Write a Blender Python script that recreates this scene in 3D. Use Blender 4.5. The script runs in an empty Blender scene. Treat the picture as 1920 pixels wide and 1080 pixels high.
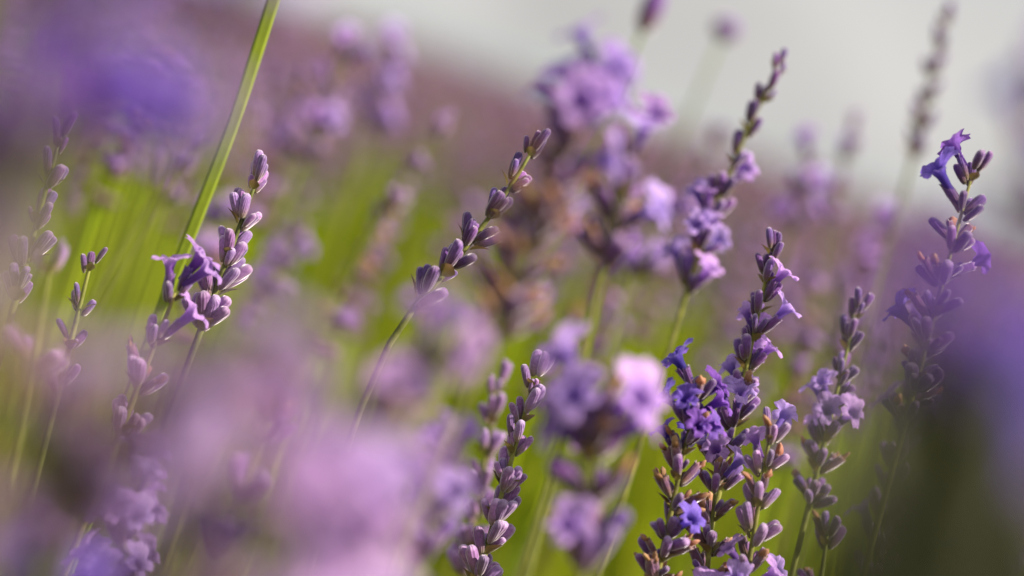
import bpy, math, random
import numpy as np
from mathutils import Vector, Matrix, Quaternion

sc = bpy.context.scene
COL = sc.collection
R = math.radians
rnd = random.Random(7)

# ------------------------------------------------------------------ camera
F_MM, SENS = 85.0, 36.0
FOCUS = 0.54
CAM = Vector((0, 0, 0.66))
PITCH, ROLL = R(4.7), R(18.5)
fw = Vector((0, math.cos(PITCH), -math.sin(PITCH)))
rt0 = Vector((1, 0, 0))
up0 = rt0.cross(fw)
cr = (rt0 * math.cos(ROLL) + up0 * math.sin(ROLL)).normalized()
cu = (up0 * math.cos(ROLL) - rt0 * math.sin(ROLL)).normalized()
cam = bpy.data.cameras.new('camera')
cam.lens, cam.sensor_width = F_MM, SENS
cam.clip_start, cam.clip_end = 0.01, 3000
cam.dof.use_dof = True
cam.dof.focus_distance = FOCUS
cam.dof.aperture_fstop = 5.2
camo = bpy.data.objects.new('camera', cam)
COL.objects.link(camo)
camo.matrix_world = Matrix(((cr.x, cu.x, -fw.x, CAM.x), (cr.y, cu.y, -fw.y, CAM.y), (cr.z, cu.z, -fw.z, CAM.z), (0, 0, 0, 1)))
sc.camera = camo

# ------------------------------------------------------------------ light
SUN_EL = R(40)
SUN_DIR = Vector((0.93, -0.30, 0)).normalized() * math.cos(SUN_EL) + Vector((0, 0, math.sin(SUN_EL)))
w = bpy.data.worlds.new('World')
sc.world = w
w.use_nodes = True
nt = w.node_tree
nt.nodes.clear()
sky = nt.nodes.new('ShaderNodeTexSky')
sky.sky_type = 'NISHITA'
sky.sun_disc = False
sky.sun_elevation = SUN_EL
sky.sun_rotation = math.atan2(SUN_DIR.x, SUN_DIR.y)
sky.air_density, sky.dust_density, sky.ozone_density = 1.0, 6.0, 1.0
# thin white overcast veil mixed over the clear sky
veil = nt.nodes.new('ShaderNodeMixRGB')
veil.inputs[0].default_value = 0.72
veil.inputs[2].default_value = (6.75, 6.6, 6.45, 1)
bg = nt.nodes.new('ShaderNodeBackground')
bg.inputs['Strength'].default_value = 0.0585
wo = nt.nodes.new('ShaderNodeOutputWorld')
tc = nt.nodes.new('ShaderNodeTexCoord')
cn = nt.nodes.new('ShaderNodeTexNoise')
cn.inputs['Scale'].default_value, cn.inputs['Detail'].default_value = 7.0, 5.0
cm = nt.nodes.new('ShaderNodeMapRange')
cm.inputs[1].default_value, cm.inputs[2].default_value = 0.3, 0.7
cm.inputs[3].default_value, cm.inputs[4].default_value = 0.50, 0.86
nt.links.new(tc.outputs['Generated'], cn.inputs['Vector'])
nt.links.new(cn.outputs[0], cm.inputs[0])
nt.links.new(cm.outputs[0], veil.inputs[0])
nt.links.new(sky.outputs[0], veil.inputs[1])
nt.links.new(veil.outputs[0], bg.inputs[0])
nt.links.new(bg.outputs[0], wo.inputs[0])
sl = bpy.data.lights.new('sun', 'SUN')
sl.energy, sl.angle, sl.color = 4.4, R(0.6), (1.0, 0.89, 0.73)
so = bpy.data.objects.new('sun', sl)
COL.objects.link(so)
so.rotation_euler = SUN_DIR.to_track_quat('Z', 'Y').to_euler()

sc.view_settings.view_transform = 'Standard'
sc.view_settings.look = 'None'
sc.view_settings.exposure = 1.18
sc.view_settings.gamma = 1.0
sc.view_settings.use_curve_mapping = False
sc.cycles.use_denoising = True
sc.cycles.max_bounces = 8
sc.cycles.transmission_bounces = 6
sc.cycles.use_adaptive_sampling = False


# ------------------------------------------------------------------ helpers
def P(px, py, d):
    """the point seen at photo pixel (px, py), d metres along the view axis"""
    k = SENS / F_MM * d / 1920.0
    return CAM + fw * d + cr * ((px - 960) * k) + cu * ((540 - py) * k)


def tag(o, label=None, cat=None, group=None, kind=None):
    for k, v in (('label', label), ('category', cat), ('group', group), ('kind', kind)):
        if v:
            o[k] = v
    return o


def link(name, data, parent=None, mat=None):
    o = bpy.data.objects.new(name, data)
    COL.objects.link(o)
    if parent is not None:
        o.parent = parent
    return o


def mesh(name, v, f, mats, idx=None, smooth=True):
    me = bpy.data.meshes.new(name)
    me.from_pydata([tuple(p) for p in v], [], f)
    for m in mats:
        me.materials.append(m)
    if idx is not None:
        me.polygons.foreach_set('material_index', idx)
    me.polygons.foreach_set('use_smooth', [smooth] * len(f))
    me.update()
    return me


def tris_mesh(name, v, t, mats, idx):
    """big triangle mesh from numpy arrays"""
    me = bpy.data.meshes.new(name)
    n, m = len(v), len(t)
    me.vertices.add(n)
    me.vertices.foreach_set('co', np.ascontiguousarray(v, dtype=np.float32).ravel())
    me.loops.add(m * 3)
    me.loops.foreach_set('vertex_index', np.ascontiguousarray(t, dtype=np.int32).ravel())
    me.polygons.add(m)
    me.polygons.foreach_set('loop_start', np.arange(0, m * 3, 3, dtype=np.int32))
    for q in mats:
        me.materials.append(q)
    me.polygons.foreach_set('material_index', np.ascontiguousarray(idx, dtype=np.int32))
    me.update(calc_edges=True)
    me.validate()
    return me


def frame_of(z, roll=0.0):
    z = z.normalized()
    x = z.orthogonal().normalized()
    y = z.cross(x)
    c, s = math.cos(roll), math.sin(roll)
    xx, yy = x * c + y * s, y * c - x * s
    return Matrix(((xx.x, yy.x, z.x), (xx.y, yy.y, z.y), (xx.z, yy.z, z.z)))


# ------------------------------------------------------------------ materials
def newmat(name):
    m = bpy.data.materials.new(name)
    m.use_nodes = True
    t = m.node_tree
    t.nodes.clear()
    out = t.nodes.new('ShaderNodeOutputMaterial')
    return m, t, out


def ramp(t, fac, stops):
    r = t.nodes.new('ShaderNodeValToRGB')
    e = r.color_ramp.elements
    e[0].position, e[0].color = stops[0][0], (*stops[0][1], 1)
    e[1].position, e[1].color = stops[-1][0], (*stops[-1][1], 1)
    for p, c in stops[1:-1]:
        q = e.new(p)
        q.color = (*c, 1)
    if fac is not None:
        t.links.new(fac, r.inputs[0])
    return r.outputs[0]


def mix(t, kind, fac, a, b):
    m = t.nodes.new('ShaderNodeMixRGB')
    m.blend_type = kind
    for i, x in enumerate((fac, a, b)):
        if hasattr(x, 'links'):
            t.links.new(x, m.inputs[i])
        elif isinstance(x, (int, float)):
            m.inputs[i].default_value = x
        else:
            m.inputs[i].default_value = (*x, 1)
    return m.outputs[0]


def gen_z(t):
    g = t.nodes.new('ShaderNodeTexCoord')
    s = t.nodes.new('ShaderNodeSeparateXYZ')
    t.links.new(g.outputs['Generated'], s.inputs[0])
    return s.outputs[2], g


def obj_rand(t):
    return t.nodes.new('ShaderNodeObjectInfo').outputs['Random']


def noise(t, scale, detail=3.0, coord='Object'):
    g = t.nodes.new('ShaderNodeTexCoord')
    n = t.nodes.new('ShaderNodeTexNoise')
    n.inputs['Scale'].default_value = scale
    n.inputs['Detail'].default_value = detail
    t.links.new(g.outputs[coord], n.inputs['Vector'])
    return n.outputs[0]


def vary(t, col, amt_v=0.35, amt_h=0.04, rand=None):
    h = t.nodes.new('ShaderNodeHueSaturation')
    r = rand if rand is not None else obj_rand(t)
    a = t.nodes.new('ShaderNodeMapRange')
    a.inputs[3].default_value, a.inputs[4].default_value = 1 - amt_v, 1 + amt_v
    t.links.new(r, a.inputs[0])
    t.links.new(a.outputs[0], h.inputs['Value'])
    m = t.nodes.new('ShaderNodeMath')
    m.operation = 'FRACT'
    m2 = t.nodes.new('ShaderNodeMath')
    m2.operation = 'MULTIPLY'
    m2.inputs[1].default_value = 7.31
    t.links.new(r, m2.inputs[0])
    t.links.new(m2.outputs[0], m.inputs[0])
    b = t.nodes.new('ShaderNodeMapRange')
    b.inputs[3].default_value, b.inputs[4].default_value = 0.5 - amt_h, 0.5 + amt_h
    t.links.new(m.outputs[0], b.inputs[0])
    t.links.new(b.outputs[0], h.inputs['Hue'])
    t.links.new(col, h.inputs['Color'])
    return h.outputs[0]


def plant_shader(t, out, col, trans=0.35, rough=0.6, sheen=0.0, spec=0.25, bump=None, tcol=None, sheen_tint=(1, 1, 1)):
    p = t.nodes.new('ShaderNodeBsdfPrincipled')
    t.links.new(col, p.inputs['Base Color'])
    p.inputs['Roughness'].default_value = rough
    p.inputs['Specular IOR Level'].default_value = spec
    p.inputs['Sheen Weight'].default_value = sheen
    p.inputs['Sheen Roughness'].default_value = 0.4
    p.inputs['Sheen Tint'].default_value = (*sheen_tint, 1)
    if bump is not None:
        b = t.nodes.new('ShaderNodeBump')
        b.inputs['Strength'].default_value = bump[1]
        b.inputs['Distance'].default_value = bump[2]
        t.links.new(bump[0], b.inputs['Height'])
        t.links.new(b.outputs[0], p.inputs['Normal'])
    if trans <= 0:
        t.links.new(p.outputs[0], out.inputs[0])
        return
    tr = t.nodes.new('ShaderNodeBsdfTranslucent')
    t.links.new(tcol if tcol is not None else col, tr.inputs[0])
    mx = t.nodes.new('ShaderNodeMixShader')
    mx.inputs[0].default_value = trans
    t.links.new(p.outputs[0], mx.inputs[1])
    t.links.new(tr.outputs[0], mx.inputs[2])
    t.links.new(mx.outputs[0], out.inputs[0])


def mat_bud(name, stops):
    m, t, out = newmat(name)
    z, g = gen_z(t)
    c = ramp(t, z, stops)
    n = noise(t, 9, 4)
    c = mix(t, 'MULTIPLY', 0.75, c, ramp(t, n, [(0.3, (0.68, 0.6, 0.66)), (0.7, (1.3, 1.3, 1.3))]))
    c = vary(t, c, 0.3, 0.025)
    # fine ribs running along the calyx
    sx = t.nodes.new('ShaderNodeSeparateXYZ')
    t.links.new(g.outputs['Object'], sx.inputs[0])
    at = t.nodes.new('ShaderNodeMath')
    at.operation = 'ARCTAN2'
    t.links.new(sx.outputs[0], at.inputs[0])
    t.links.new(sx.outputs[1], at.inputs[1])
    mu = t.nodes.new('ShaderNodeMath')
    mu.operation = 'MULTIPLY'
    mu.inputs[1].default_value = 13
    t.links.new(at.outputs[0], mu.inputs[0])
    sn = t.nodes.new('ShaderNodeMath')
    sn.operation = 'SINE'
    t.links.new(mu.outputs[0], sn.inputs[0])
    plant_shader(t, out, c, 0.12, 0.85, 0.9, 0.08, (sn.outputs[0], 0.45, 0.00010), sheen_tint=(0.95, 0.88, 1.0))
    return m


M = {}
M['bud_pale'] = mat_bud('pale_bud', [(0.0, (0.20, 0.19, 0.06)), (0.22, (0.22, 0.15, 0.16)), (0.5, (0.24, 0.13, 0.31)), (0.85, (0.26, 0.145, 0.36)), (1.0, (0.38, 0.27, 0.46))])
M['bud_dark'] = mat_bud('dark_bud', [(0.0, (0.13, 0.12, 0.04)), (0.25, (0.11, 0.06, 0.09)), (0.6, (0.12, 0.055, 0.20)), (0.9, (0.16, 0.08, 0.27)), (1.0, (0.28, 0.19, 0.35))])
M['bud_old'] = mat_bud('spent_calyx', [(0.0, (0.17, 0.14, 0.05)), (0.3, (0.16, 0.085, 0.085)), (0.65, (0.13, 0.06, 0.13)), (0.9, (0.20, 0.11, 0.14)), (1.0, (0.36, 0.22, 0.17))])


def mat_petal(name, c0, c1, c2, trans=0.5, veins=True):
    m, t, out = newmat(name)
    z, g = gen_z(t)
    c = ramp(t, z, [(0.0, c0), (0.6, c1), (1.0, c2)])
    n = noise(t, 700, 2)
    c = mix(t, 'MULTIPLY', 0.5, c, ramp(t, n, [(0.3, (0.6, 0.55, 0.7)), (0.7, (1.2, 1.2, 1.15))]))
    if veins:
        sx = t.nodes.new('ShaderNodeSeparateXYZ')
        t.links.new(g.outputs['Object'], sx.inputs[0])
        at = t.nodes.new('ShaderNodeMath')
        at.operation = 'ARCTAN2'
        t.links.new(sx.outputs[0], at.inputs[0])
        t.links.new(sx.outputs[1], at.inputs[1])
        wv = t.nodes.new('ShaderNodeMath')
        wv.operation = 'MULTIPLY_ADD'
        wv.inputs[1].default_value = 25.0
        t.links.new(at.outputs[0], wv.inputs[0])
        t.links.new(noise(t, 500, 2), wv.inputs[2])
        sn = t.nodes.new('ShaderNodeMath')
        sn.operation = 'SINE'
        t.links.new(wv.outputs[0], sn.inputs[0])
        c = mix(t, 'MULTIPLY', 0.5, c, ramp(t, sn.outputs[0], [(0.0, (1.05, 1.05, 1.05)), (0.8, (0.95, 0.92, 0.98)), (1.0, (0.55, 0.45, 0.7))]))
        ln = t.nodes.new('ShaderNodeVectorMath')
        ln.operation = 'LENGTH'
        cb = t.nodes.new('ShaderNodeCombineXYZ')
        t.links.new(sx.outputs[0], cb.inputs[0])
        t.links.new(sx.outputs[1], cb.inputs[1])
        t.links.new(cb.outputs[0], ln.inputs[0])
        ms = t.nodes.new('ShaderNodeMath')
        ms.operation = 'MULTIPLY'
        ms.inputs[1].default_value = 250.0
        t.links.new(ln.outputs['Value'], ms.inputs[0])
        c = mix(t, 'MULTIPLY', 1.0, c, ramp(t, ms.outputs[0], [(0.3, (0.5, 0.42, 0.62)), (0.55, (1, 1, 1)), (1.0, (1.12, 1.12, 1.05))]))
    c = vary(t, c, 0.22, 0.02)
    plant_shader(t, out, c, trans, 0.6, 0.2, 0.2, (noise(t, 1500, 3), 0.4, 0.0002))
    return m


M['petal'] = mat_petal('violet_petal', (0.22, 0.11, 0.42), (0.40, 0.23, 0.68), (0.54, 0.36, 0.78))
M['petal_dark'] = mat_petal('deep_violet_petal', (0.09, 0.035, 0.26), (0.16, 0.075, 0.47), (0.24, 0.13, 0.58))
M['petal_pink'] = mat_petal('mauve_petal', (0.30, 0.17, 0.40), (0.47, 0.29, 0.62), (0.56, 0.38, 0.70))
M['dried'] = mat_petal('dried_petal', (0.16, 0.07, 0.06), (0.36, 0.17, 0.09), (0.55, 0.33, 0.20), 0.35, False)
M['bract'] = mat_petal('papery_bract', (0.16, 0.15, 0.03), (0.17, 0.12, 0.04), (0.20, 0.12, 0.08), 0.3, False)


def mat_green(name, c0, c1, scale, trans, rough=0.55, rand=True):
    m, t, out = newmat(name)
    n = noise(t, scale, 4)
    c = ramp(t, n, [(0.3, c0), (0.7, c1)])
    if rand:
        c = vary(t, c, 0.2, 0.015)
    plant_shader(t, out, c, trans, rough, 0.1, 0.3, (noise(t, scale * 6, 3), 0.3, 0.0003))
    return m


M['stem'] = mat_green('stem_green', (0.11, 0.12, 0.03), (0.29, 0.30, 0.07), 260, 0.25)
M['blade'] = mat_green('grass_blade_green', (0.20, 0.25, 0.012), (0.29, 0.34, 0.03), 90, 0.4)
M['leaf'] = mat_green('leaf_green', (0.11, 0.14, 0.03), (0.17, 0.21, 0.05), 60, 0.35)


def mat_field(name, stops, trans, scale=6.0):
    """colour for massed plants: varies from plant to plant through a noise over the field"""
    m, t, out = newmat(name)
    n = noise(t, scale, 5)
    c = ramp(t, n, stops)
    plant_shader(t, out, c, trans, 0.8, 0.0, 0.08)
    return m


M['f_stem'] = mat_field('field_stem', [(0.32, (0.13, 0.21, 0.005)), (0.5, (0.21, 0.30, 0.008)), (0.68, (0.30, 0.35, 0.02))], 0.45, 9)
M['f_bud'] = mat_field('field_calyx', [(0.35, (0.15, 0.085, 0.12)), (0.5, (0.22, 0.135, 0.17)), (0.65, (0.30, 0.20, 0.22))], 0.2, 60)
M['f_petal'] = mat_field('field_petal', [(0.35, (0.22, 0.12, 0.33)), (0.5, (0.32, 0.19, 0.46)), (0.65, (0.42, 0.27, 0.54))], 0.4, 60)
M['f_dry'] = mat_field('field_dry', [(0.35, (0.26, 0.13, 0.07)), (0.65, (0.44, 0.25, 0.13))], 0.3, 60)

# ------------------------------------------------------------------ ground, hills
def mat_ground():
    m, t, out = newmat('soil_and_weeds')
    n = noise(t, 3.0, 8)
    c = ramp(t, n, [(0.3, (0.10, 0.075, 0.045)), (0.5, (0.12, 0.12, 0.035)), (0.7, (0.12, 0.17, 0.03))])
    p = t.nodes.new('ShaderNodeBsdfPrincipled')
    p.inputs['Roughness'].default_value = 0.9
    t.links.new(c, p.inputs['Base Color'])
    b = t.nodes.new('ShaderNodeBump')
    b.inputs['Distance'].default_value = 0.02
    t.links.new(noise(t, 40, 6), b.inputs['Height'])
    t.links.new(b.outputs[0], p.inputs['Normal'])
    t.links.new(p.outputs[0], out.inputs[0])
    return m


def build_ground():
    n = 90
    xs = np.sign(np.linspace(-1, 1, n)) * np.abs(np.linspace(-1, 1, n)) ** 3 * 1200
    v, f = [], []
    for j in range(n):
        for i in range(n):
            x, y = xs[i], xs[j]
            z = -0.02 + 0.02 * math.sin(x * 3.1) * math.sin(y * 2.7) if abs(x) < 40 and abs(y) < 40 else -0.05
            v.append((x, y, z))
    for j in range(n - 1):
        for i in range(n - 1):
            a = j * n + i
            f.append((a, a + 1, a + n + 1, a + n))
    o = link('ground', mesh('ground', v, f, [mat_ground()]))
    tag(o, kind='structure')


build_ground()


def build_hills():
    m, t, out = newmat('distant_hills')
    c = ramp(t, noise(t, 0.03, 6), [(0.3, (0.12, 0.16, 0.18)), (0.7, (0.20, 0.24, 0.26))])
    p = t.nodes.new('ShaderNodeBsdfPrincipled')
    p.inputs['Roughness'].default_value = 0.95
    t.links.new(c, p.inputs['Base Color'])
    t.links.new(p.outputs[0], out.inputs[0])
    v, f = [], []
    N, K = 160, 6
    rr = random.Random(3)
    ph = [rr.random() * 6 for _ in range(6)]
    for i in range(N):
        a = -1.2 + 2.4 * i / (N - 1)
        h = 6.0 + 1.6 * math.sin(a * 5 + ph[0]) + 0.8 * math.sin(a * 13 + ph[1]) + 0.4 * math.sin(a * 41 + ph[2]) + 0.25 * math.sin(a * 90 + ph[3])
        for k in range(K):
            u = k / (K - 1)
            d = 420 + 260 * u
            v.append((math.sin(a) * d, math.cos(a) * d, -0.5 + h * math.sin(u * math.pi * 0.5) * (1 + 0.1 * rr.random())))
    for i in range(N - 1):
        for k in range(K - 1):
            a = i * K + k
            f.append((a, a + K, a + K + 1, a + 1))
    tag(link('hills', mesh('hills', v, f, [m])), kind='structure')


build_hills()

# ------------------------------------------------------------------ piece meshes
def bud_mesh(name, mat, seed, seg=12, open_tip=False):
    """calyx of unit length along z, rounded, ribbed, slightly bent"""
    r_ = random.Random(seed)
    prof = [(0.0, 0.34), (0.07, 0.58), (0.2, 0.82), (0.38, 0.95), (0.56, 1.0), (0.72, 1.0), (0.86, 0.92), (0.95, 0.70), (0.99, 0.38)]
    if open_tip:
        prof = [(0.0, 0.30), (0.07, 0.50), (0.2, 0.70), (0.38, 0.86), (0.56, 0.95), (0.74, 0.92), (0.9, 0.86), (1.0, 0.92), (0.96, 0.68), (0.80, 0.5)]
    rad = 0.2 * r_.uniform(0.92, 1.1)
    bx, by = r_.uniform(-0.10, 0.10), r_.uniform(0.0, 0.14)
    v, f = [], []
    for z, q in prof:
        for i in range(seg):
            a = 2 * math.pi * i / seg
            rr = rad * q * (1 + 0.06 * (1 if i % 2 else -1) * min(1, z * 4)) * (1 + r_.uniform(-0.03, 0.03))
            zz = z + (0.05 * (1 if i % 2 else -1) if open_tip and z > 0.9 else 0)
            v.append((rr * math.cos(a) + bx * z * z, rr * math.sin(a) * 0.92 + by * z * z, zz))
    n = len(prof)
    for k in range(n - 1):
        for i in range(seg):
            j = (i + 1) % seg
            f.append((k * seg + i, k * seg + j, (k + 1) * seg + j, (k + 1) * seg + i))
    f.append(tuple(range((n - 1) * seg, n * seg)))
    f.append(tuple(reversed(range(seg))))
    return mesh(name, v, f, [mat])


def corolla_mesh(name, mat, seed):
    """two-lipped lavender corolla: tube along +z, two large upper lobes (+y) and three small lower ones; unit = 1 mm * 1"""
    r_ = random.Random(seed)
    seg, v, f = 40, [], []
    lob = [(R(62), 4.3, R(28)), (R(118), 4.3, R(28)), (R(190), 2.9, R(26)), (R(270), 3.2, R(28)), (R(350), 2.9, R(26))]
    lob = [(a + r_.uniform(-.1, .1), L * r_.uniform(.85, 1.15), wd) for a, L, wd in lob]
    curl = r_.uniform(0.2, 0.7)
    wav = [r_.uniform(0, 6.28) for _ in range(4)]

    def reach(a):
        m = 0.9
        for c, L, wd in lob:
            d = (a - c + math.pi) % (2 * math.pi) - math.pi
            L = L * (1 - .07 * math.cos(d * 14))
            q = abs(d) / wd
            if q < 1.25:
                m = max(m, 0.9 + (L - 0.9) * max(0, 1 - (q / 1.25) ** 3.2) ** 0.5)
        return m
    rings = [(-2.5, 0.8, 0), (0, 0.85, 0), (2.4, 1.05, 0), (4.0, 1.6, 0), (4.6, 0.28, 1), (4.9, 0.55, 1), (5.0, 0.8, 1), (4.9, 1.0, 1)]
    for z, q, limb in rings:
        for i in range(seg):
            a = 2 * math.pi * i / seg
            if not limb:
                rr, zz = q, z
            else:
                L = reach(a)
                rr = 1.6 + (L - 0.6) * q
                zz = z - 0.8 * curl * q * q * max(0, (L - 1.5)) * 0.9 + 0.4 * q * math.sin(5 * a + wav[0]) + 0.24 * q * math.sin(9 * a + wav[1]) + 0.12 * q * q * math.sin(16 * a + wav[2])
                if math.sin(a) > 0:
                    zz += 1.1 * q * math.sin(a)
            v.append((rr * math.cos(a), rr * math.sin(a), zz))
    for k in range(len(rings) - 1):
        for i in range(seg):
            j = (i + 1) % seg
            f.append((k * seg + i, k * seg + j, (k + 1) * seg + j, (k + 1) * seg + i))
    return mesh(name, [(x * 1e-3, y * 1e-3, z * 1e-3) for x, y, z in v], f, [mat])


def dried_mesh(name, seed):
    r_ = random.Random(seed)
    seg, v, f = 10, [], []
    prof = [(-1.5, 0.7), (0, 0.8), (1.0, 1.25), (2.0, 1.35), (2.8, 0.9), (3.3, 0.35)]
    bx, by = r_.uniform(-1, 1), r_.uniform(-1, 1)
    for z, q in prof:
        for i in range(seg):
            a = 2 * math.pi * i / seg
            rr = q * r_.uniform(0.35, 1.25) * 0.9
            t = max(0, z) / 3.3
            v.append(((rr * math.cos(a) + bx * t * t) * 1e-3, (rr * math.sin(a) * 0.7 + by * t * t) * 1e-3, (z + r_.uniform(-.25, .25)) * 1e-3))
    for k in range(len(prof) - 1):
        for i in range(seg):
            j = (i + 1) % seg
            f.append((k * seg + i, k * seg + j, (k + 1) * seg + j, (k + 1) * seg + i))
    f.append(tuple(range((len(prof) - 1) * seg, len(prof) * seg)))
    return mesh(name, v, f, [M['dried']])


def bract_mesh(name, seed):
    """papery pointed bract, unit mm, standing along z and cupped towards +x"""
    r_ = random.Random(seed)
    v, f = [], []
    rows = [(0, 0.5), (0.9, 1.5), (2.0, 1.9), (3.2, 1.4), (4.3, 0.6), (5.0, 0.08)]
    for z, wd in rows:
        for k in (-1, -0.5, 0, 0.5, 1):
            v.append(((0.5 - 0.7 * k * k * wd * 0.5 + 0.05 * z * z + r_.uniform(-.06, .06)) * 1e-3, wd * k * 1e-3, z * 1e-3))
    for j in range(len(rows) - 1):
        for i in range(4):
            a = j * 5 + i
            f.append((a, a + 1, a + 6, a + 5))
    me = mesh(name, v, f, [M['bract']])
    return me


BUD = {k: [bud_mesh('bud', M['bud_' + k], 10 + i) for i in range(5)] for k in ('pale', 'dark')}
BUD['old'] = [bud_mesh('bud', M['bud_old'], 30 + i, open_tip=True) for i in range(4)]
BUD['open'] = [bud_mesh('bud', M['bud_dark'], 50 + i, open_tip=True) for i in range(4)]
COR = [corolla_mesh('blossom', M['petal'], 60 + i) for i in range(5)]
CORD = [corolla_mesh('blossom', M['petal_dark'], 70 + i) for i in range(4)]
CORP = [corolla_mesh('blossom', M['petal_pink'], 75 + i) for i in range(4)]
DRY = [dried_mesh('dried_blossom', 80 + i) for i in range(5)]
BRA = [bract_mesh('bract', 90 + i) for i in range(4)]


def bez(p, t):
    s = 1 - t
    return p[0] * s ** 3 + p[1] * 3 * s * s * t + p[2] * 3 * s * t * t + p[3] * t ** 3


def tube(pts, rads, seg=6):
    v, f = [], []
    n = len(pts)
    for k, (p, r_) in enumerate(zip(pts, rads)):
        d = pts[min(k + 1, n - 1)] - pts[max(k - 1, 0)]
        d.normalize()
        x = d.cross(Vector((0.31, 0.95, 0.05))).normalized()
        y = d.cross(x)
        for i in range(seg):
            a = 2 * math.pi * i / seg
            v.append(p + (x * math.cos(a) + y * math.sin(a)) * r_ * (1.12 if seg == 8 and i % 2 else 0.88 if seg == 8 else 1))
    for k in range(n - 1):
        for i in range(seg):
            j = (i + 1) % seg
            f.append((k * seg + i, k * seg + j, (k + 1) * seg + j, (k + 1) * seg + i))
    f.append(tuple(range((n - 1) * seg, n * seg)))
    f.append(tuple(reversed(range(seg))))
    return v, f


def stem_curve(base, axis, root_z, lat=None, kink=.35):
    low = base - axis * 0.16
    root = Vector((low.x, low.y, root_z))
    if lat is not None:
        root += lat
    h = base.z - root_z
    return [base, base - axis * h * kink, root + Vector((0, 0, h * 0.35)), root]


# ------------------------------------------------------------------ one flowering stalk, piece by piece
def sprig(tip, base, label, kind='pale', spacing=0.0066, n=8, openp=lambda t: 0.0, dryp=lambda t: 0.0, bow=0.0, blen=0.0070,
          splay=(40, 14), seed=0, group='lavender stalks close to the lens', petal=COR, gap=None, stem_r=0.00075, root_z=0.12, lat=None, kink=.35):
    r_ = random.Random(seed * 131 + 17)
    axis = tip - base
    L = axis.length
    ax = axis.normalized()
    side = ax.cross(fw).normalized()
    sc_ = [base, base + axis * 0.33 + side * bow, base + axis * 0.67 + side * bow, tip]
    ax0 = (sc_[1] - sc_[0]).normalized()
    sp = stem_curve(base, ax0, root_z, lat, kink)
    root = sp[3]
    th = link('lavender_stalk', None)
    th.location = root
    tag(th, label, 'lavender', group)
    # stem runs from the root through the whole head
    pts = [bez(sp, 1 - k / 16) for k in range(17)] + [bez(sc_, k / 12) for k in range(1, 12)]
    rads = [stem_r * 1.25] * 8 + [stem_r] * 9 + [stem_r * (1 - 0.55 * k / 12) for k in range(1, 12)]
    v, f = tube([p - root for p in pts], rads, 8)
    link('stem', mesh('stem', v, f, [M['stem']]), th)
    # whorls
    ts, s = [], 0.0
    if gap is not None:
        ts = gap
    else:
        nw = max(2, int(round((L - 0.004) / spacing)))
        ts = [(k / (nw - 1)) * (1 - 0.0045 / L) for k in range(nw)]
    rot = r_.uniform(0, 6.28)
    for k, t in enumerate(ts):
        c = bez(sc_, t)
        d = (bez(sc_, min(1, t + 0.03)) - bez(sc_, max(0, t - 0.03))).normalized()
        wh = link('whorl', None, th)
        wh.location = c - root
        fr = frame_of(d, rot + k * 1.57 + r_.uniform(-.25, .25))
        top = t > 0.93
        nn = max(3, int(round(n * (1 - 0.45 * t)))) if not top else 3
        for sd in (0, 1):
            b = link('bract', r_.choice(BRA), wh)
            a = math.pi * sd
            rad = fr @ Vector((math.cos(a), math.sin(a), 0))
            zd = (d * math.cos(R(38)) + rad * math.sin(R(38))).normalized()
            tang = d.cross(rad).normalized()
            xx = tang.cross(zd).normalized()
            s_ = (1.0 - 0.45 * t) * blen / 0.0064
            b.matrix_local = Matrix(((xx.x * s_, tang.x * s_, zd.x * s_, rad.x * .0006), (xx.y * s_, tang.y * s_, zd.y * s_, rad.y * .0006), (xx.z * s_, tang.z * s_, zd.z * s_, rad.z * .0006), (0, 0, 0, 1)))
        for i in range(nn):
            sd = i % 2
            sp_ = ((i // 2) - (nn // 2 - 1) / 2) * R(115 / max(1, nn / 2 - 0.3)) if nn > 3 else i * R(60)
            a = math.pi * sd + sp_ + r_.uniform(-.22, .22)
            tilt = R(splay[0] + (splay[1] - splay[0]) * t + r_.uniform(-11, 11)) * (0.55 if top else 1)
            rad = fr @ Vector((math.cos(a), math.sin(a), 0))
            zd = (d * math.cos(tilt) + rad * math.sin(tilt)).normalized()
            ln = blen * (1 - 0.22 * t) * (r_.uniform(0.82, 1.14) if r_.random() < .82 else r_.uniform(.5, .75))
            off = rad * r_.uniform(.0007, .0012) + d * (r_.uniform(-.0008, .0012) + (.0016 if sd else -.0008))
            op = r_.random() < openp(t)
            dr = (not op) and r_.random() < dryp(t)
            pool = BUD['open'] if op else BUD['old'] if dr else BUD[kind]
            q = link('bud', r_.choice(pool), wh)
            fr2 = frame_of(zd, r_.uniform(0, 6.28))
            wd_ = ln * r_.uniform(.86, 1.1)
            mm = fr2.to_4x4() @ Matrix.Diagonal((wd_, wd_ * r_.uniform(.85, 1), ln, 1))
            q.matrix_local = Matrix.Translation(off) @ mm
            if op or dr:
                e = link('blossom' if op else 'dried_blossom', r_.choice(petal if op else DRY), wh)
                dd = (zd + rad * r_.uniform(0.05, 0.45) + Vector((r_.uniform(-.2, .2), r_.uniform(-.2, .2), r_.uniform(-.2, .1)))).normalized()
                # upper lip towards the tip of the stalk
                y = (d - dd * d.dot(dd)).normalized()
                x = y.cross(dd)
                s_ = r_.uniform(0.74, 1.0) * blen / 0.0064
                pp = off + zd * ln * 0.86
                e.matrix_local = Matrix(((x.x * s_, y.x * s_, dd.x * s_, pp.x), (x.y * s_, y.y * s_, dd.y * s_, pp.y), (x.z * s_, y.z * s_, dd.z * s_, pp.z), (0, 0, 0, 1)))
    return th


def S(tip, base, d, label, d2=None, **k):
    S.i += 1
    return sprig(P(*tip, d), P(*base, d2 if d2 else d), label, seed=k.pop('seed', S.i), **k)


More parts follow.
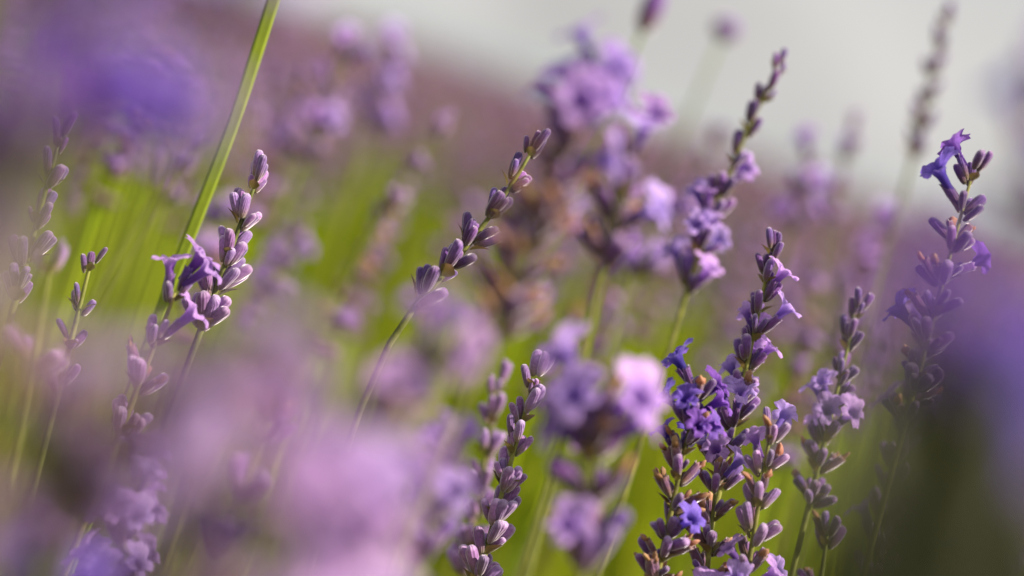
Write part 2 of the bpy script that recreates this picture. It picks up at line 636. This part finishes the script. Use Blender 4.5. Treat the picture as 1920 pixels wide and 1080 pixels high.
S.i = 0
SHARP = 'lavender stalks in sharp focus'
SOFT = 'lavender stalks a little out of focus'
NEAR = 'heavily blurred lavender stalks near the lens'
TALL = 'blurred lavender stalks rising against the pale sky'

# --- sharp ones
S((489, 318), (378, 615), .54, 'closed pale bud spike just right of the slanting green grass blade', group=SHARP, spacing=.0063, n=11, splay=(36, 14), blen=.0072, seed=3)
S((1008, 690), (893, 1095), .54, 'upright spike of plump closed buds with one open flower low on it', group=SHARP, spacing=.0063, n=10, splay=(36, 16), blen=.0070, openp=lambda t: 0.12 if 0.25 < t < 0.36 else 0, seed=5)
S((1012, 258), (785, 565), .535, 'strongly leaning dark bud spike on a bare stem crossing behind the biggest flower head', group=SHARP, kind='dark', spacing=.0066, n=8, splay=(27, 12), bow=-.002, kink=.10, lat=Vector((.10, .02, 0)), seed=8)
S((118, 238), (30, 560), .54, 'thin bud spike with wide spaced buds at the left edge, its stem bare below', group=SHARP, kind='dark', spacing=.0068, n=6, splay=(30, 16), seed=11)
S((176, 470), (112, 725), .545, 'short sparse spike of slate purple buds over green, left of the grass blade', group=SHARP, kind='dark', spacing=.0075, n=4, splay=(36, 22), blen=.0062, seed=14)
S((104, 470), (62, 690), .47, 'pale sparse spike with side shoots, soft against the green beside the slate bud spike', group=SOFT, kind='pale', spacing=.010, n=4, splay=(48, 26), seed=15)
S((338, 525), (225, 810), .525, 'flowering spike with a ruffled violet flower at its top, half behind a blurred head', group=SHARP, kind='pale', spacing=.0074, n=7, openp=lambda t: .7 if t > .85 else .06, dryp=lambda t: .2, splay=(36, 20), seed=21)
S((1472, 104), (1290, 540), .60, 'tall spike rising into the sky, withered dark tip, open flowers lower down', group=SHARP, kind='dark', spacing=.0072, n=6, splay=(32, 10), openp=lambda t: .42 if t < .42 else .08 if t < .55 else 0, blen=.0064, bow=.002, seed=26)
S((1455, 440), (1352, 905), .55, 'dense purple spike with few open flowers, rising behind the ragged flowering heads', group=SHARP, kind='dark', spacing=.0060, n=9, splay=(40, 14), openp=lambda t: .16 if t < .72 else 0, dryp=lambda t: .14 if t < .6 else 0, blen=.0062, seed=31)
S((1312, 712), (1228, 1100), .53, 'ragged spike with a crown of deep violet flowers above rust tipped spent calyces', group=SHARP, kind='dark', spacing=.0056, n=10, splay=(48, 34), openp=lambda t: .6 if t > .62 else .04, dryp=lambda t: .55 if t < .62 else .1, petal=CORD, blen=.0062, seed=36)
S((1448, 790), (1392, 1130), .53, 'spike of pale lilac calyces with a bright open flower near the bottom of its head', group=SHARP, kind='pale', spacing=.0060, n=9, splay=(42, 26), openp=lambda t: .3 if t < .35 else .08, dryp=lambda t: .22, blen=.0062, seed=40)
S((1345, 880), (1318, 1150), .535, 'low spike of spent rust tipped calyces between two flowering heads at the lower edge', group=SHARP, kind='dark', spacing=.0056, n=10, splay=(48, 30), openp=lambda t: .04, dryp=lambda t: .55, blen=.006, seed=41)
S((1612, 562), (1520, 940), .565, 'lone slim dark purple spike with green on both sides and flowers at its middle', group=SHARP, kind='dark', spacing=.0060, n=10, splay=(46, 14), openp=lambda t: .3 if .25 < t < .55 else 0, dryp=lambda t: .25 if t < .3 else 0, blen=.0062, seed=47)
S((1555, 985), (1535, 1130), .56, 'short dark bud spike peeking over the lower edge below the slim purple spike', group=SHARP, kind='dark', spacing=0.0067, n=9, splay=(46, 24), dryp=lambda t: .2, seed=48)
S((1830, 300), (1700, 780), .53, 'dense dark spike crowned by a bright violet flower standing against pale sky at the right', group=SHARP, kind='dark', spacing=.0064, n=9, splay=(52, 40), openp=lambda t: .45 if t > .9 else .16 if t > .7 else .3 if t < .1 else .05, dryp=lambda t: .12 if t < .9 else 0, petal=CORD, seed=55)
S((1735, 610), (1640, 1090), .60, 'soft pale grey purple bud spike beside the large dark blurred mass', group=SOFT, kind='pale', spacing=0.0067, n=9, splay=(34, 14), openp=lambda t: .05, seed=58)

# --- a little in front of focus
S((1118, 765), (1092, 1060), .44, 'broad soft flower head with large pale violet petals and whorls spaced below', group=SOFT, kind='dark', gap=[0.0, .40, .68, .84, .96], n=9, splay=(32, 52), openp=lambda t: .62 if t > .6 else .02, dryp=lambda t: .25, blen=.0094, seed=62)
S((1105, 175), (915, 640), .42, 'biggest soft flower head, dark at its heart, reaching above the field edge at the middle', group=SOFT, kind='dark', gap=[0, .12, .24, .36, .48, .6, .7, .8, .9, .98], n=9, splay=(46, 34), openp=lambda t: .5 if t > .72 else .03, dryp=lambda t: .55 if t < .72 else .12, blen=.0078, seed=66)
S((1185, 285), (1135, 490), .45, 'soft head with one bright lilac flower and tan petals, right of the biggest head', group=SOFT, kind='dark', gap=[0, .3, .62, .95], n=8, splay=(44, 30), openp=lambda t: .45 if t > .7 else 0.06, dryp=lambda t: .4, blen=.0070, seed=70)
S((515, 775), (405, 1040), .455, 'soft bud spike with a large purple bud at its tip among blurred near heads', group=SOFT, kind='dark', spacing=0.0086, n=8, splay=(36, 22), blen=.0078, dryp=lambda t: .15, seed=75)
S((832, 870), (792, 1050), .44, 'small soft violet flower standing alone over green, low left of the middle bud spike', group=SOFT, kind='dark', gap=[0.0, .45, .9], n=8, splay=(30, 14), openp=lambda t: .5, seed=79)
S((935, 700), (875, 1090), .60, 'faint bud spike directly behind the upright spike of plump buds', group=SOFT, kind='pale', spacing=0.0067, n=8, splay=(36, 16), seed=80)
S((265, 880), (210, 1110), .50, 'small violet flower spike in the gap between blurred heads at the lower left', group=SOFT, kind='dark', spacing=0.0072, n=8, openp=lambda t: .55, seed=84)

# --- near, heavily blurred
PINK = dict(group=NEAR, kind='pale', petal=CORP)
S((470, 720), (100, 850), .25, 'hugely blurred pinkish head lying almost flat across the lower left', n=12, splay=(38, 22), openp=lambda t: .4, dryp=lambda t: .45, seed=90, **PINK)
S((400, 920), (250, 1180), .27, 'blurred mauve head at the bottom left under the flat lying one', n=10, splay=(40, 26), openp=lambda t: .4, dryp=lambda t: .4, seed=94, **PINK)
S((700, 900), (610, 1200), .30, 'blurred pale lilac head at the lower edge beside the lone violet flower', n=8, splay=(40, 26), openp=lambda t: .65, dryp=lambda t: .25, seed=98, **PINK)
S((825, 640), (700, 770), .365, 'blurred mauve flower head below the leaning bare stem', n=8, spacing=.007, splay=(40, 28), openp=lambda t: .4, dryp=lambda t: .3, blen=.0066, seed=103, **PINK)
S((170, -60), (90, 290), .225, 'deep violet blurred flower head filling the upper left corner', group=NEAR, kind='dark', n=8, splay=(50, 34), openp=lambda t: .6, dryp=lambda t: .1, petal=CORD, seed=106)
S((440, -40), (320, 270), .25, 'blurred pinkish violet head with tan withered petals left of the top of the grass blade', n=6, splay=(46, 30), openp=lambda t: .45, dryp=lambda t: .45, seed=110, **PINK)
S((-15, 240), (-85, 620), .25, 'dull mauve blurred head cut off by the left edge', n=10, splay=(36, 24), openp=lambda t: .2, dryp=lambda t: .35, blen=.007, seed=116, **PINK)
S((60, 690), (-80, 1000), .23, 'red brown blurred head at the left edge under the bare stemmed bud spike', group=NEAR, kind='dark', n=7, splay=(44, 28), openp=lambda t: .05, dryp=lambda t: .75, seed=118)
S((165, 870), (60, 1150), .33, 'dark violet blurred head in the lower left corner', group=NEAR, kind='dark', n=7, splay=(44, 28), openp=lambda t: .45, petal=CORD, seed=122)
S((1825, 660), (1760, 890), .21, 'very large violet smudge of a head over shaded leaves at the right edge', group=NEAR, kind='dark', n=11, splay=(44, 30), openp=lambda t: .75, dryp=lambda t: .05, petal=CORD, seed=126)
S((2010, 600), (1930, 930), .22, 'dusty mauve smudge of a head cut off by the right edge', n=8, splay=(44, 28), openp=lambda t: .25, dryp=lambda t: .4, seed=130, **PINK)
S((1905, 880), (1880, 1120), .40, 'dark violet blurred spike low in the right corner', group=NEAR, kind='dark', n=6, splay=(44, 28), openp=lambda t: .3, petal=CORD, seed=134)
S((1965, 120), (1930, 440), .30, 'blue violet blurred spike grazing the upper right edge against the sky', group=NEAR, kind='dark', n=6, splay=(40, 20), openp=lambda t: .2, petal=CORD, seed=138)

S((250, -70), (150, 240), .24, 'second violet blurred head in the upper left corner, touching the deep violet one', group=NEAR, kind='dark', n=10, splay=(48, 32), openp=lambda t: .6, dryp=lambda t: .1, petal=CORD, seed=202)
S((330, 770), (60, 960), .26, 'maroon tinged blurred head under the flat lying pinkish one', group=NEAR, kind='old', n=11, splay=(42, 26), openp=lambda t: .25, dryp=lambda t: .4, petal=CORP, seed=206)
S((560, 960), (430, 1210), .26, 'warm pink blurred head at the lower edge between two mauve heads', group=NEAR, kind='pale', n=11, splay=(42, 28), openp=lambda t: .45, dryp=lambda t: .4, petal=CORP, seed=210)
S((1905, 720), (1840, 940), .215, 'second violet smudge of a head merging with the very large one at the right edge', group=NEAR, kind='dark', n=10, splay=(46, 32), openp=lambda t: .7, dryp=lambda t: 0, petal=CORD, seed=214)

# --- behind, against the sky
S((1778, 15), (1712, 290), .74, 'tall blurred grey violet spike standing free in the sky at the upper right', group=TALL, kind='dark', spacing=.0075, n=5, splay=(26, 10), seed=142)
S((1604, 215), (1558, 420), .82, 'short blurred lilac spike reaching just above the field edge into the sky', group=TALL, kind='pale', spacing=.008, n=6, splay=(30, 12), openp=lambda t: .1, seed=146)
S((1350, 245), (1262, 420), .86, 'blurred mauve spike at the field edge left of the tall withered spike', group=TALL, kind='dark', spacing=.0078, n=6, splay=(30, 14), seed=150)
S((650, 95), (565, 300), .80, 'blurred head with violet and orange spots right of the grass blade', group=SOFT, kind='pale', spacing=.0085, n=6, openp=lambda t: .5, dryp=lambda t: .25, splay=(44, 28), seed=154)
S((410, 400), (385, 500), .80, 'small blurred lilac flower tip between the grass blade and the closed bud spike', group=SOFT, kind='pale', spacing=.0085, n=6, openp=lambda t: .7, splay=(44, 28), seed=158)
S((1240, 395), (1190, 520), .72, 'blurred lilac flower pair over the field edge beside the tall withered spike', group=SOFT, kind='pale', spacing=.0085, n=6, openp=lambda t: .6, splay=(44, 28), seed=160)

S((1522, 285), (1482, 430), .80, 'blurred violet spike at the field edge just left of the short lilac spike', group=SOFT, kind='pale', spacing=.0075, n=7, openp=lambda t: .35, splay=(40, 22), seed=164)
S((735, 75), (690, 235), .90, 'blurred violet spike on the upper field edge right of the orange spotted head', group=SOFT, kind='pale', spacing=.0075, n=7, openp=lambda t: .4, splay=(42, 24), seed=168)
S((832, 225), (728, 395), .74, 'faint leaning blurred bud spike left of the strongly leaning dark one', group=SOFT, kind='pale', spacing=.0085, n=6, splay=(36, 18), seed=172)
S((378, 250), (300, 370), .74, 'dark blurred leaning spike just left of the grass blade', group=SOFT, kind='dark', spacing=.0070, n=7, splay=(34, 16), seed=176)
S((1652, 420), (1606, 580), .84, 'blurred dusky spike in the field between the slim spike and the dense crowned spike', group=SOFT, kind='pale', spacing=.0075, n=7, openp=lambda t: .15, dryp=lambda t: .2, splay=(38, 20), seed=180)
S((560, 420), (505, 560), .78, 'blurred mauve spike right of the closed pale bud spike', group=SOFT, kind='pale', spacing=.0080, n=6, openp=lambda t: .25, splay=(40, 22), seed=184)


# ------------------------------------------------------------------ grass blades and the lone seed heads
def blade(p0, p1, w0, w1, label, name='grass_blade', bow=-0.0012, mat='blade'):
    """long folded blade: a V section strip with real thickness, continued down to the ground"""
    ax = (p0 - p1).normalized()
    low = stem_curve(p1, ax, 0.05)
    pts = [bez(low, 1 - k / 12) for k in range(13)]
    side = ax.cross(fw).normalized()
    pts += [p1 + (p0 - p1) * (k / 16) + side * bow * math.sin(math.pi * k / 16) for k in range(1, 17)]
    root = pts[0]
    n = len(pts)
    v, f = [], []
    for k, p in enumerate(pts):
        u = k / (n - 1)
        wd = w1 + (w0 - w1) * u
        x, y = side, ax.cross(side).normalized()
        prof = [(-.5, .03), (-.25, -.03), (0, -.09), (.25, -.03), (.5, .03), (.25, .05), (0, .0), (-.25, .05)]
        for a, b in prof:
            v.append(p - root + x * a * wd + y * b * wd * 1.6)
    m = 8
    for k in range(n - 1):
        for i in range(m):
            j = (i + 1) % m
            f.append((k * m + i, k * m + j, (k + 1) * m + j, (k + 1) * m + i))
    f.append(tuple(range((n - 1) * m, n * m)))
    f.append(tuple(reversed(range(m))))
    o = link(name, mesh(name, v, f, [M[mat]]))
    o.location = root
    return tag(o, label, 'grass blade')


blade(P(530, -60, .565), P(320, 530, .565), .0032, .0027, 'long bright green grass blade slanting across the upper left, in focus')


def seed_head(pos, r_, label, lean, kind):
    root = Vector((pos.x - lean.x, pos.y - lean.y, 0.1))
    th = link('seed_head', None)
    th.location = root
    tag(th, label, 'seed head')
    pts = [bez([root, root + Vector((0, 0, .2)), pos - lean * .3 - Vector((0, 0, .1)), pos], k / 14) - root for k in range(15)]
    v, f = tube(pts, [.0010 - .0004 * k / 14 for k in range(15)], 6)
    link('stem', mesh('stem', v, f, [M['f_stem']]), th)
    v, f = [], []
    seg, rows = 14, 9
    for j in range(rows):
        a = math.pi * j / (rows - 1)
        for i in range(seg):
            b = 2 * math.pi * i / seg
            rr = r_ * (1 + .22 * ((i + j) % 2)) * (math.sin(a) + .05)
            z = -math.cos(a) * r_ * (1.0 if kind == 'round' else 2.6)
            v.append((rr * math.cos(b), rr * math.sin(b), z))
    for j in range(rows - 1):
        for i in range(seg):
            k = (i + 1) % seg
            f.append((j * seg + i, j * seg + k, (j + 1) * seg + k, (j + 1) * seg + i))
    h = link('head', mesh('head', v, f, [M['bud_dark']]), th)
    h.matrix_local = Matrix.Translation(pos - root) @ frame_of(pts[-1] - pts[-2]).to_4x4()


seed_head(P(1362, 55, .86), .0042, 'small round dark seed head on a thin stem alone in the sky', Vector((.03, 0, 0)), 'round')
seed_head(P(1222, 18, .74), .0030, 'slender dark green seed head cut by the top edge above the biggest flower head', Vector((.03, 0, 0)), 'long')

# ------------------------------------------------------------------ plainer heads for the field behind
def lowbud(L, r_, seg=5):
    v = [(0, 0, 0)]
    for z, q in ((.35, .9), (.75, 1.0)):
        v += [(r_ * q * math.cos(6.283 * i / seg), r_ * q * math.sin(6.283 * i / seg), L * z) for i in range(seg)]
    v.append((0, 0, L))
    t = []
    for i in range(seg):
        j = (i + 1) % seg
        t += [(0, 1 + j, 1 + i), (1 + i, 1 + j, 1 + seg + j), (1 + i, 1 + seg + j, 1 + seg + i), (1 + seg + i, 1 + seg + j, 1 + 2 * seg)]
    return np.array(v), np.array(t)


def lowpetal(r_):
    v, t = [(0, 0, -.004), (0, 0, .001)], []
    for i in range(10):
        a = 6.283 * i / 10
        q = r_ * (1 if i % 2 else .55)
        v.append((q * math.cos(a), q * math.sin(a), .0014 * math.sin(3 * a)))
    for i in range(10):
        t += [(1, 2 + i, 2 + (i + 1) % 10), (0, 2 + (i + 1) % 10, 2 + i)]
    return np.array(v), np.array(t)


def cross_bud(L, r_):
    v = np.array([(0, 0, 0), (r_, 0, L * .6), (-r_ * .5, r_ * .87, L * .6), (-r_ * .5, -r_ * .87, L * .6), (0, 0, L)])
    t = np.array([(0, 2, 1), (0, 3, 2), (0, 1, 3), (1, 2, 4), (2, 3, 4), (3, 1, 4)])
    return v, t


def low_head(seed, fine, length, nb, po, pd):
    """a whole head standing on the origin along z: verts, tris, material index (0 stem 1 calyx 2 petal 3 dry)"""
    r_ = random.Random(seed)
    V, T, I, n = [], [], [], 0

    def add(v, t, mi, mtx):
        nonlocal n
        V.append(v @ np.array(mtx.to_3x3()).T + np.array(mtx.translation))
        T.append(t + n)
        I.append(np.full(len(t), mi))
        n += len(v)
    nw = max(3, int(length / .0078))
    for k in range(nw):
        t = k / (nw - 1)
        for i in range(max(3, int(nb * (1 - .45 * t)))):
            a = 6.283 * (i + r_.random() * .7) / nb + k
            tl = R(46 - 30 * t + r_.uniform(-9, 9))
            d = Vector((math.cos(a) * math.sin(tl), math.sin(a) * math.sin(tl), math.cos(tl)))
            L = .0068 * (1 - .2 * t) * r_.uniform(.85, 1.15)
            mt = Matrix.Translation(Vector((0, 0, length * t * .93)) + d * .0006) @ frame_of(d, r_.random() * 6).to_4x4()
            add(*(lowbud(L, .0013) if fine else cross_bud(L * 1.1, .0017)), 1, mt)
            q = r_.random()
            if q < po:
                add(*(lowpetal(.0042) if fine else cross_bud(.006, .004)), 2, mt @ Matrix.Translation((0, 0, L * 1.15)))
            elif q < po + pd:
                add(*(lowbud(.0034, .0015, 4) if fine else cross_bud(.004, .0018)), 3, mt @ Matrix.Translation((0, 0, L * .85)))
    return np.concatenate(V), np.concatenate(T), np.concatenate(I)


FINE = [low_head(200 + i, True, ln, nb, po, pd) for i, (ln, nb, po, pd) in enumerate(
    [(.042, 6, .12, .06), (.050, 7, .25, .10), (.036, 6, .05, .03), (.055, 7, .30, .18), (.044, 8, .40, .12), (.048, 6, .15, .3), (.034, 6, .55, .08), (.06, 6, .18, .1)])]
FMATS = [M['f_stem'], M['f_bud'], M['f_petal'], M['f_dry']]
FHEAD = [tris_mesh('flower_head', v, t, FMATS, i) for v, t, i in FINE]
FSTEM = []
for i in range(6):
    r_ = random.Random(400 + i)
    bx, by = r_.uniform(-.04, .05), r_.uniform(-.04, .04)
    v, f = tube([Vector((bx * (1 - u) ** 2, by * (1 - u) ** 2, u)) for u in [k / 7 for k in range(8)]], [.0011] * 8, 5)
    FSTEM.append(mesh('stem', v, f, [M['f_stem']]))

frnd = random.Random(55)
HZ = SENS / F_MM / 2 * 1.12
placed = []
cnt = 0
tries = 0
while cnt < 255 and tries < 20000:
    tries += 1
    y = 1.05 + 1.35 * frnd.random() ** 0.7
    if cnt < 50:
        y = frnd.uniform(.74, 1.25)
    x = frnd.uniform(-1, 1) * HZ * y
    # camera height 0.66: keep the heads of the nearer plants low so the stems read as green
    hz = .655 - .02 * y
    top = hz - abs(frnd.gauss(0, .016)) - (.012 * max(0, 1.5 - y) * frnd.random())
    if frnd.random() < .13:
        top += frnd.uniform(.015, .04)
    if any((x - a) ** 2 + (y - b) ** 2 < .018 ** 2 for a, b in placed):
        continue
    placed.append((x, y))
    ln = frnd.randrange(8)
    th = link('lavender_stalk', None)
    th.location = (x, y, 0.1)
    tag(th, 'small blurred lavender stalk among many alike in the soft purple field behind', 'lavender', 'blurred lavender stalks of the field behind')
    L = FINE[ln][0][:, 2].max()
    h = top - .1 - L
    s = link('stem', frnd.choice(FSTEM), th)
    s.scale = (1, 1, h)
    s.rotation_euler = (0, 0, frnd.uniform(-.5, .5))
    hd = link('flower_head', FHEAD[ln], th)
    hd.location = (0, 0, h)
    hd.rotation_euler = (frnd.uniform(-.16, .16), frnd.uniform(-.16, .16), frnd.uniform(0, 6.28))
    cnt += 1

# ------------------------------------------------------------------ the rest of the field: one mass
def spread(heads, n, fn, seed, keep_stem=True, stem_r=.0012):
    g = np.random.default_rng(seed)
    V, T, I, off = [], [], [], 0
    xs, ys, tops = fn(g, n)
    which = g.integers(0, len(heads), len(xs))
    for k in range(len(heads)):
        sel = np.where(which == k)[0]
        if not len(sel):
            continue
        v, t, i = heads[k]
        L = v[:, 2].max()
        a = g.uniform(0, 6.283, len(sel))
        lx, ly = g.normal(0, .13, len(sel)), g.normal(0, .13, len(sel))
        sc2 = g.uniform(.85, 1.2, len(sel))
        c, s = np.cos(a), np.sin(a)
        X = (v[None, :, 0] * c[:, None] - v[None, :, 1] * s[:, None]) * sc2[:, None]
        Y = (v[None, :, 0] * s[:, None] + v[None, :, 1] * c[:, None]) * sc2[:, None]
        Z = v[None, :, 2] * sc2[:, None]
        X = X + Z * lx[:, None] + xs[sel][:, None]
        Y = Y + Z * ly[:, None] + ys[sel][:, None]
        Z = Z + (tops[sel] - L)[:, None]
        V.append(np.stack([X, Y, Z], -1).reshape(-1, 3))
        T.append((t[None] + (np.arange(len(sel)) * len(v))[:, None, None]).reshape(-1, 3) + off)
        I.append(np.tile(i, len(sel)))
        off += len(sel) * len(v)
    # stems: three-sided, one bend
    n = len(xs)
    base = np.stack([xs + g.normal(0, .03, n), ys + g.normal(0, .03, n), np.full(n, .05)], -1)
    topp = np.stack([xs, ys, tops - .04], -1)
    mid = base * .45 + topp * .55 + np.stack([g.normal(0, .012, n), g.normal(0, .012, n), np.zeros(n)], -1)
    rings = []
    for p in (base, mid, topp):
        for q in range(3):
            rings.append(p + np.array([math.cos(q * 2.094), math.sin(q * 2.094), 0]) * stem_r)
    V.append(np.stack(rings, 1).reshape(-1, 3))
    tt = []
    for l in (0, 3):
        for q in range(3):
            r2 = (q + 1) % 3
            tt += [(l + q, l + r2, l + 3 + r2), (l + q, l + 3 + r2, l + 3 + q)]
    T.append((np.array(tt)[None] + (np.arange(n) * 9)[:, None, None]).reshape(-1, 3) + off)
    I.append(np.zeros(n * len(tt), dtype=int))
    off += n * 9
    return np.concatenate(V), np.concatenate(T), np.concatenate(I)


def merge(parts):
    V, T, I, off = [], [], [], 0
    for v, t, i in parts:
        V.append(v)
        T.append(t + off)
        I.append(i)
        off += len(v)
    return np.concatenate(V), np.concatenate(T), np.concatenate(I)


def wedge(y0, y1, marg, topf):
    def fn(g, n):
        y = np.sqrt(g.uniform(y0 ** 2, y1 ** 2, n))
        x = g.uniform(-1, 1, n) * (HZ * y + marg)
        return x, y, topf(g, x, y)
    return fn


def row_top(g, x, y):
    return .655 - np.abs(g.normal(0, .035, len(x))) + np.where(g.random(len(x)) < .12, g.uniform(0, .035, len(x)), 0) + .012 * np.sin(x * 4.1 + y * 2.3)


COARSE = [low_head(300 + i, False, ln, nb, po, pd) for i, (ln, nb, po, pd) in enumerate([(.045, 5, .2, .08), (.05, 5, .3, .15), (.04, 5, .1, .05), (.05, 5, .4, .1)])]
# very plain clump for the far rows
FARH = [tuple([*cross_bud(.06, .011), np.full(6, m)]) for m in (1, 1, 2, 1, 3)]
parts = [spread(COARSE, 2600, wedge(1.7, 4.2, .15, row_top), 5),
         spread(COARSE, 2600, wedge(4.2, 9.0, .3, row_top), 6, stem_r=.002),
         spread(FARH, 9000, wedge(9.0, 26.0, 1, row_top), 7, stem_r=.004),
         spread(FARH, 9000, wedge(26.0, 90.0, 3, row_top), 8, stem_r=.008)]
v, t, i = merge(parts)
o = link('lavender_field', tris_mesh('lavender_field', v, t, FMATS, i))
tag(o, 'soft mass of lavender plants stretching away to the field edge', 'lavender field', kind='stuff')


# ------------------------------------------------------------------ green undergrowth: flowerless stems, grass and leaves
def blades(n, fn, seed, wd, lean=.12):
    g = np.random.default_rng(seed)
    x, y, top = fn(g, n)
    n = len(x)
    a = g.uniform(0, 6.283, n)
    w_ = wd * g.uniform(.6, 1.3, n)
    dx, dy = np.cos(a) * w_, np.sin(a) * w_
    lx, ly = g.normal(0, lean, n) * top, g.normal(0, lean, n) * top
    z0 = np.zeros(n)
    r0 = [np.stack([x - dx, y - dy, z0], -1), np.stack([x + dx, y + dy, z0], -1)]
    r1 = [np.stack([x + lx * .4 - dx, y + ly * .4 - dy, top * .6], -1), np.stack([x + lx * .4 + dx, y + ly * .4 + dy, top * .6], -1)]
    r2 = [np.stack([x + lx, y + ly, top], -1)]
    V = np.stack(r0 + r1 + r2, 1).reshape(-1, 3)
    T = (np.array([(0, 1, 3), (0, 3, 2), (2, 3, 4)])[None] + (np.arange(n) * 5)[:, None, None]).reshape(-1, 3)
    return V, T, g.integers(0, 2, len(T) // 3).repeat(3)


def und_top(lo, hi):
    return lambda g, x, y: g.uniform(lo, hi, len(x)) + .03 * np.sin(x * 9 + 1) * np.sin(y * 7)


M['grass_a'] = mat_field('undergrowth_green', [(0.36, (0.09, 0.14, 0.003)), (0.5, (0.24, 0.30, 0.004)), (0.64, (0.37, 0.40, 0.015))], 0.5, 5)
M['grass_b'] = mat_field('undergrowth_olive', [(0.36, (0.08, 0.10, 0.006)), (0.5, (0.16, 0.22, 0.006)), (0.64, (0.30, 0.27, 0.07))], 0.5, 5)
v, t, i = merge([blades(16000, wedge(.85, 2.2, .15, und_top(.34, .60)), 21, .0022),
                 blades(16000, wedge(2.2, 5.0, .3, und_top(.36, .62)), 22, .004),
                 blades(12000, wedge(5.0, 14.0, .5, und_top(.36, .58)), 23, .009)])
o = link('undergrowth', tris_mesh('undergrowth', v, t, [M['grass_a'], M['grass_b']], i))
tag(o, 'bright green stems and grass below the flower heads', 'undergrowth', kind='stuff')


# ------------------------------------------------------------------ shaded leafy clump close to the lens at the lower right
M['leaf_shaded'] = mat_green('shaded_leaf', (0.020, 0.026, 0.007), (0.045, 0.05, 0.012), 60, 0.15)  # leaf green painted darker to stand for the shade inside the clump


def leafy_clump(center, n_shoot, spread_x, spread_y, top, label, seed):
    r_ = random.Random(seed)
    root = Vector((center.x, center.y, 0.08))
    th = link('leafy_shoots', None)
    th.location = root
    tag(th, label, 'lavender leaves')
    lv, lf = [], []
    for k in range(n_shoot):
        b = root + Vector((r_.uniform(-1, 1) * spread_x * .6, r_.uniform(-1, 1) * spread_y * .6, 0))
        tp = Vector((center.x + r_.uniform(-1, 1) * spread_x, center.y + r_.uniform(-1, 1) * spread_y, top + r_.uniform(-.035, .01)))
        pts = [b + (tp - b) * (j / 8) + Vector((0, 0, .0)) for j in range(9)]
        v, f = tube([p - root for p in pts], [.0012] * 9, 6)
        link('stem', mesh('stem', v, f, [M['leaf_shaded']]), th)
        for j in range(26):
            u = .5 + .5 * j / 25
            p = b + (tp - b) * u - root
            a = r_.uniform(0, 6.283)
            tl = r_.uniform(.25, .7)
            d = Vector((math.cos(a) * math.sin(tl), math.sin(a) * math.sin(tl), math.cos(tl)))
            sd = d.cross(Vector((0, 0, 1))).normalized()
            up = sd.cross(d)
            L = r_.uniform(.022, .036) * (1.15 - .5 * u)
            n0 = len(lv)
            for q, wd in ((0, .0009), (.35, .0021), (.75, .0018), (1, .0002)):
                c = p + d * L * q + up * L * .18 * q * q
                lv.extend([c - sd * wd - up * .0004, c + up * .0003, c + sd * wd - up * .0004])
            for q in range(3):
                o_ = n0 + q * 3
                lf.extend([(o_, o_ + 1, o_ + 4, o_ + 3), (o_ + 1, o_ + 2, o_ + 5, o_ + 4)])
    lo = link('leaves', mesh('leaves', lv, lf, [M['leaf_shaded']]), th)
    lo['kind'] = 'stuff'


c_ = P(1815, 1060, .19)
leafy_clump(c_, 46, .0105, .022, P(1800, 900, .19).z - .014, 'shaded green leafy shoots blurred in the lower right corner close to the lens', 5)
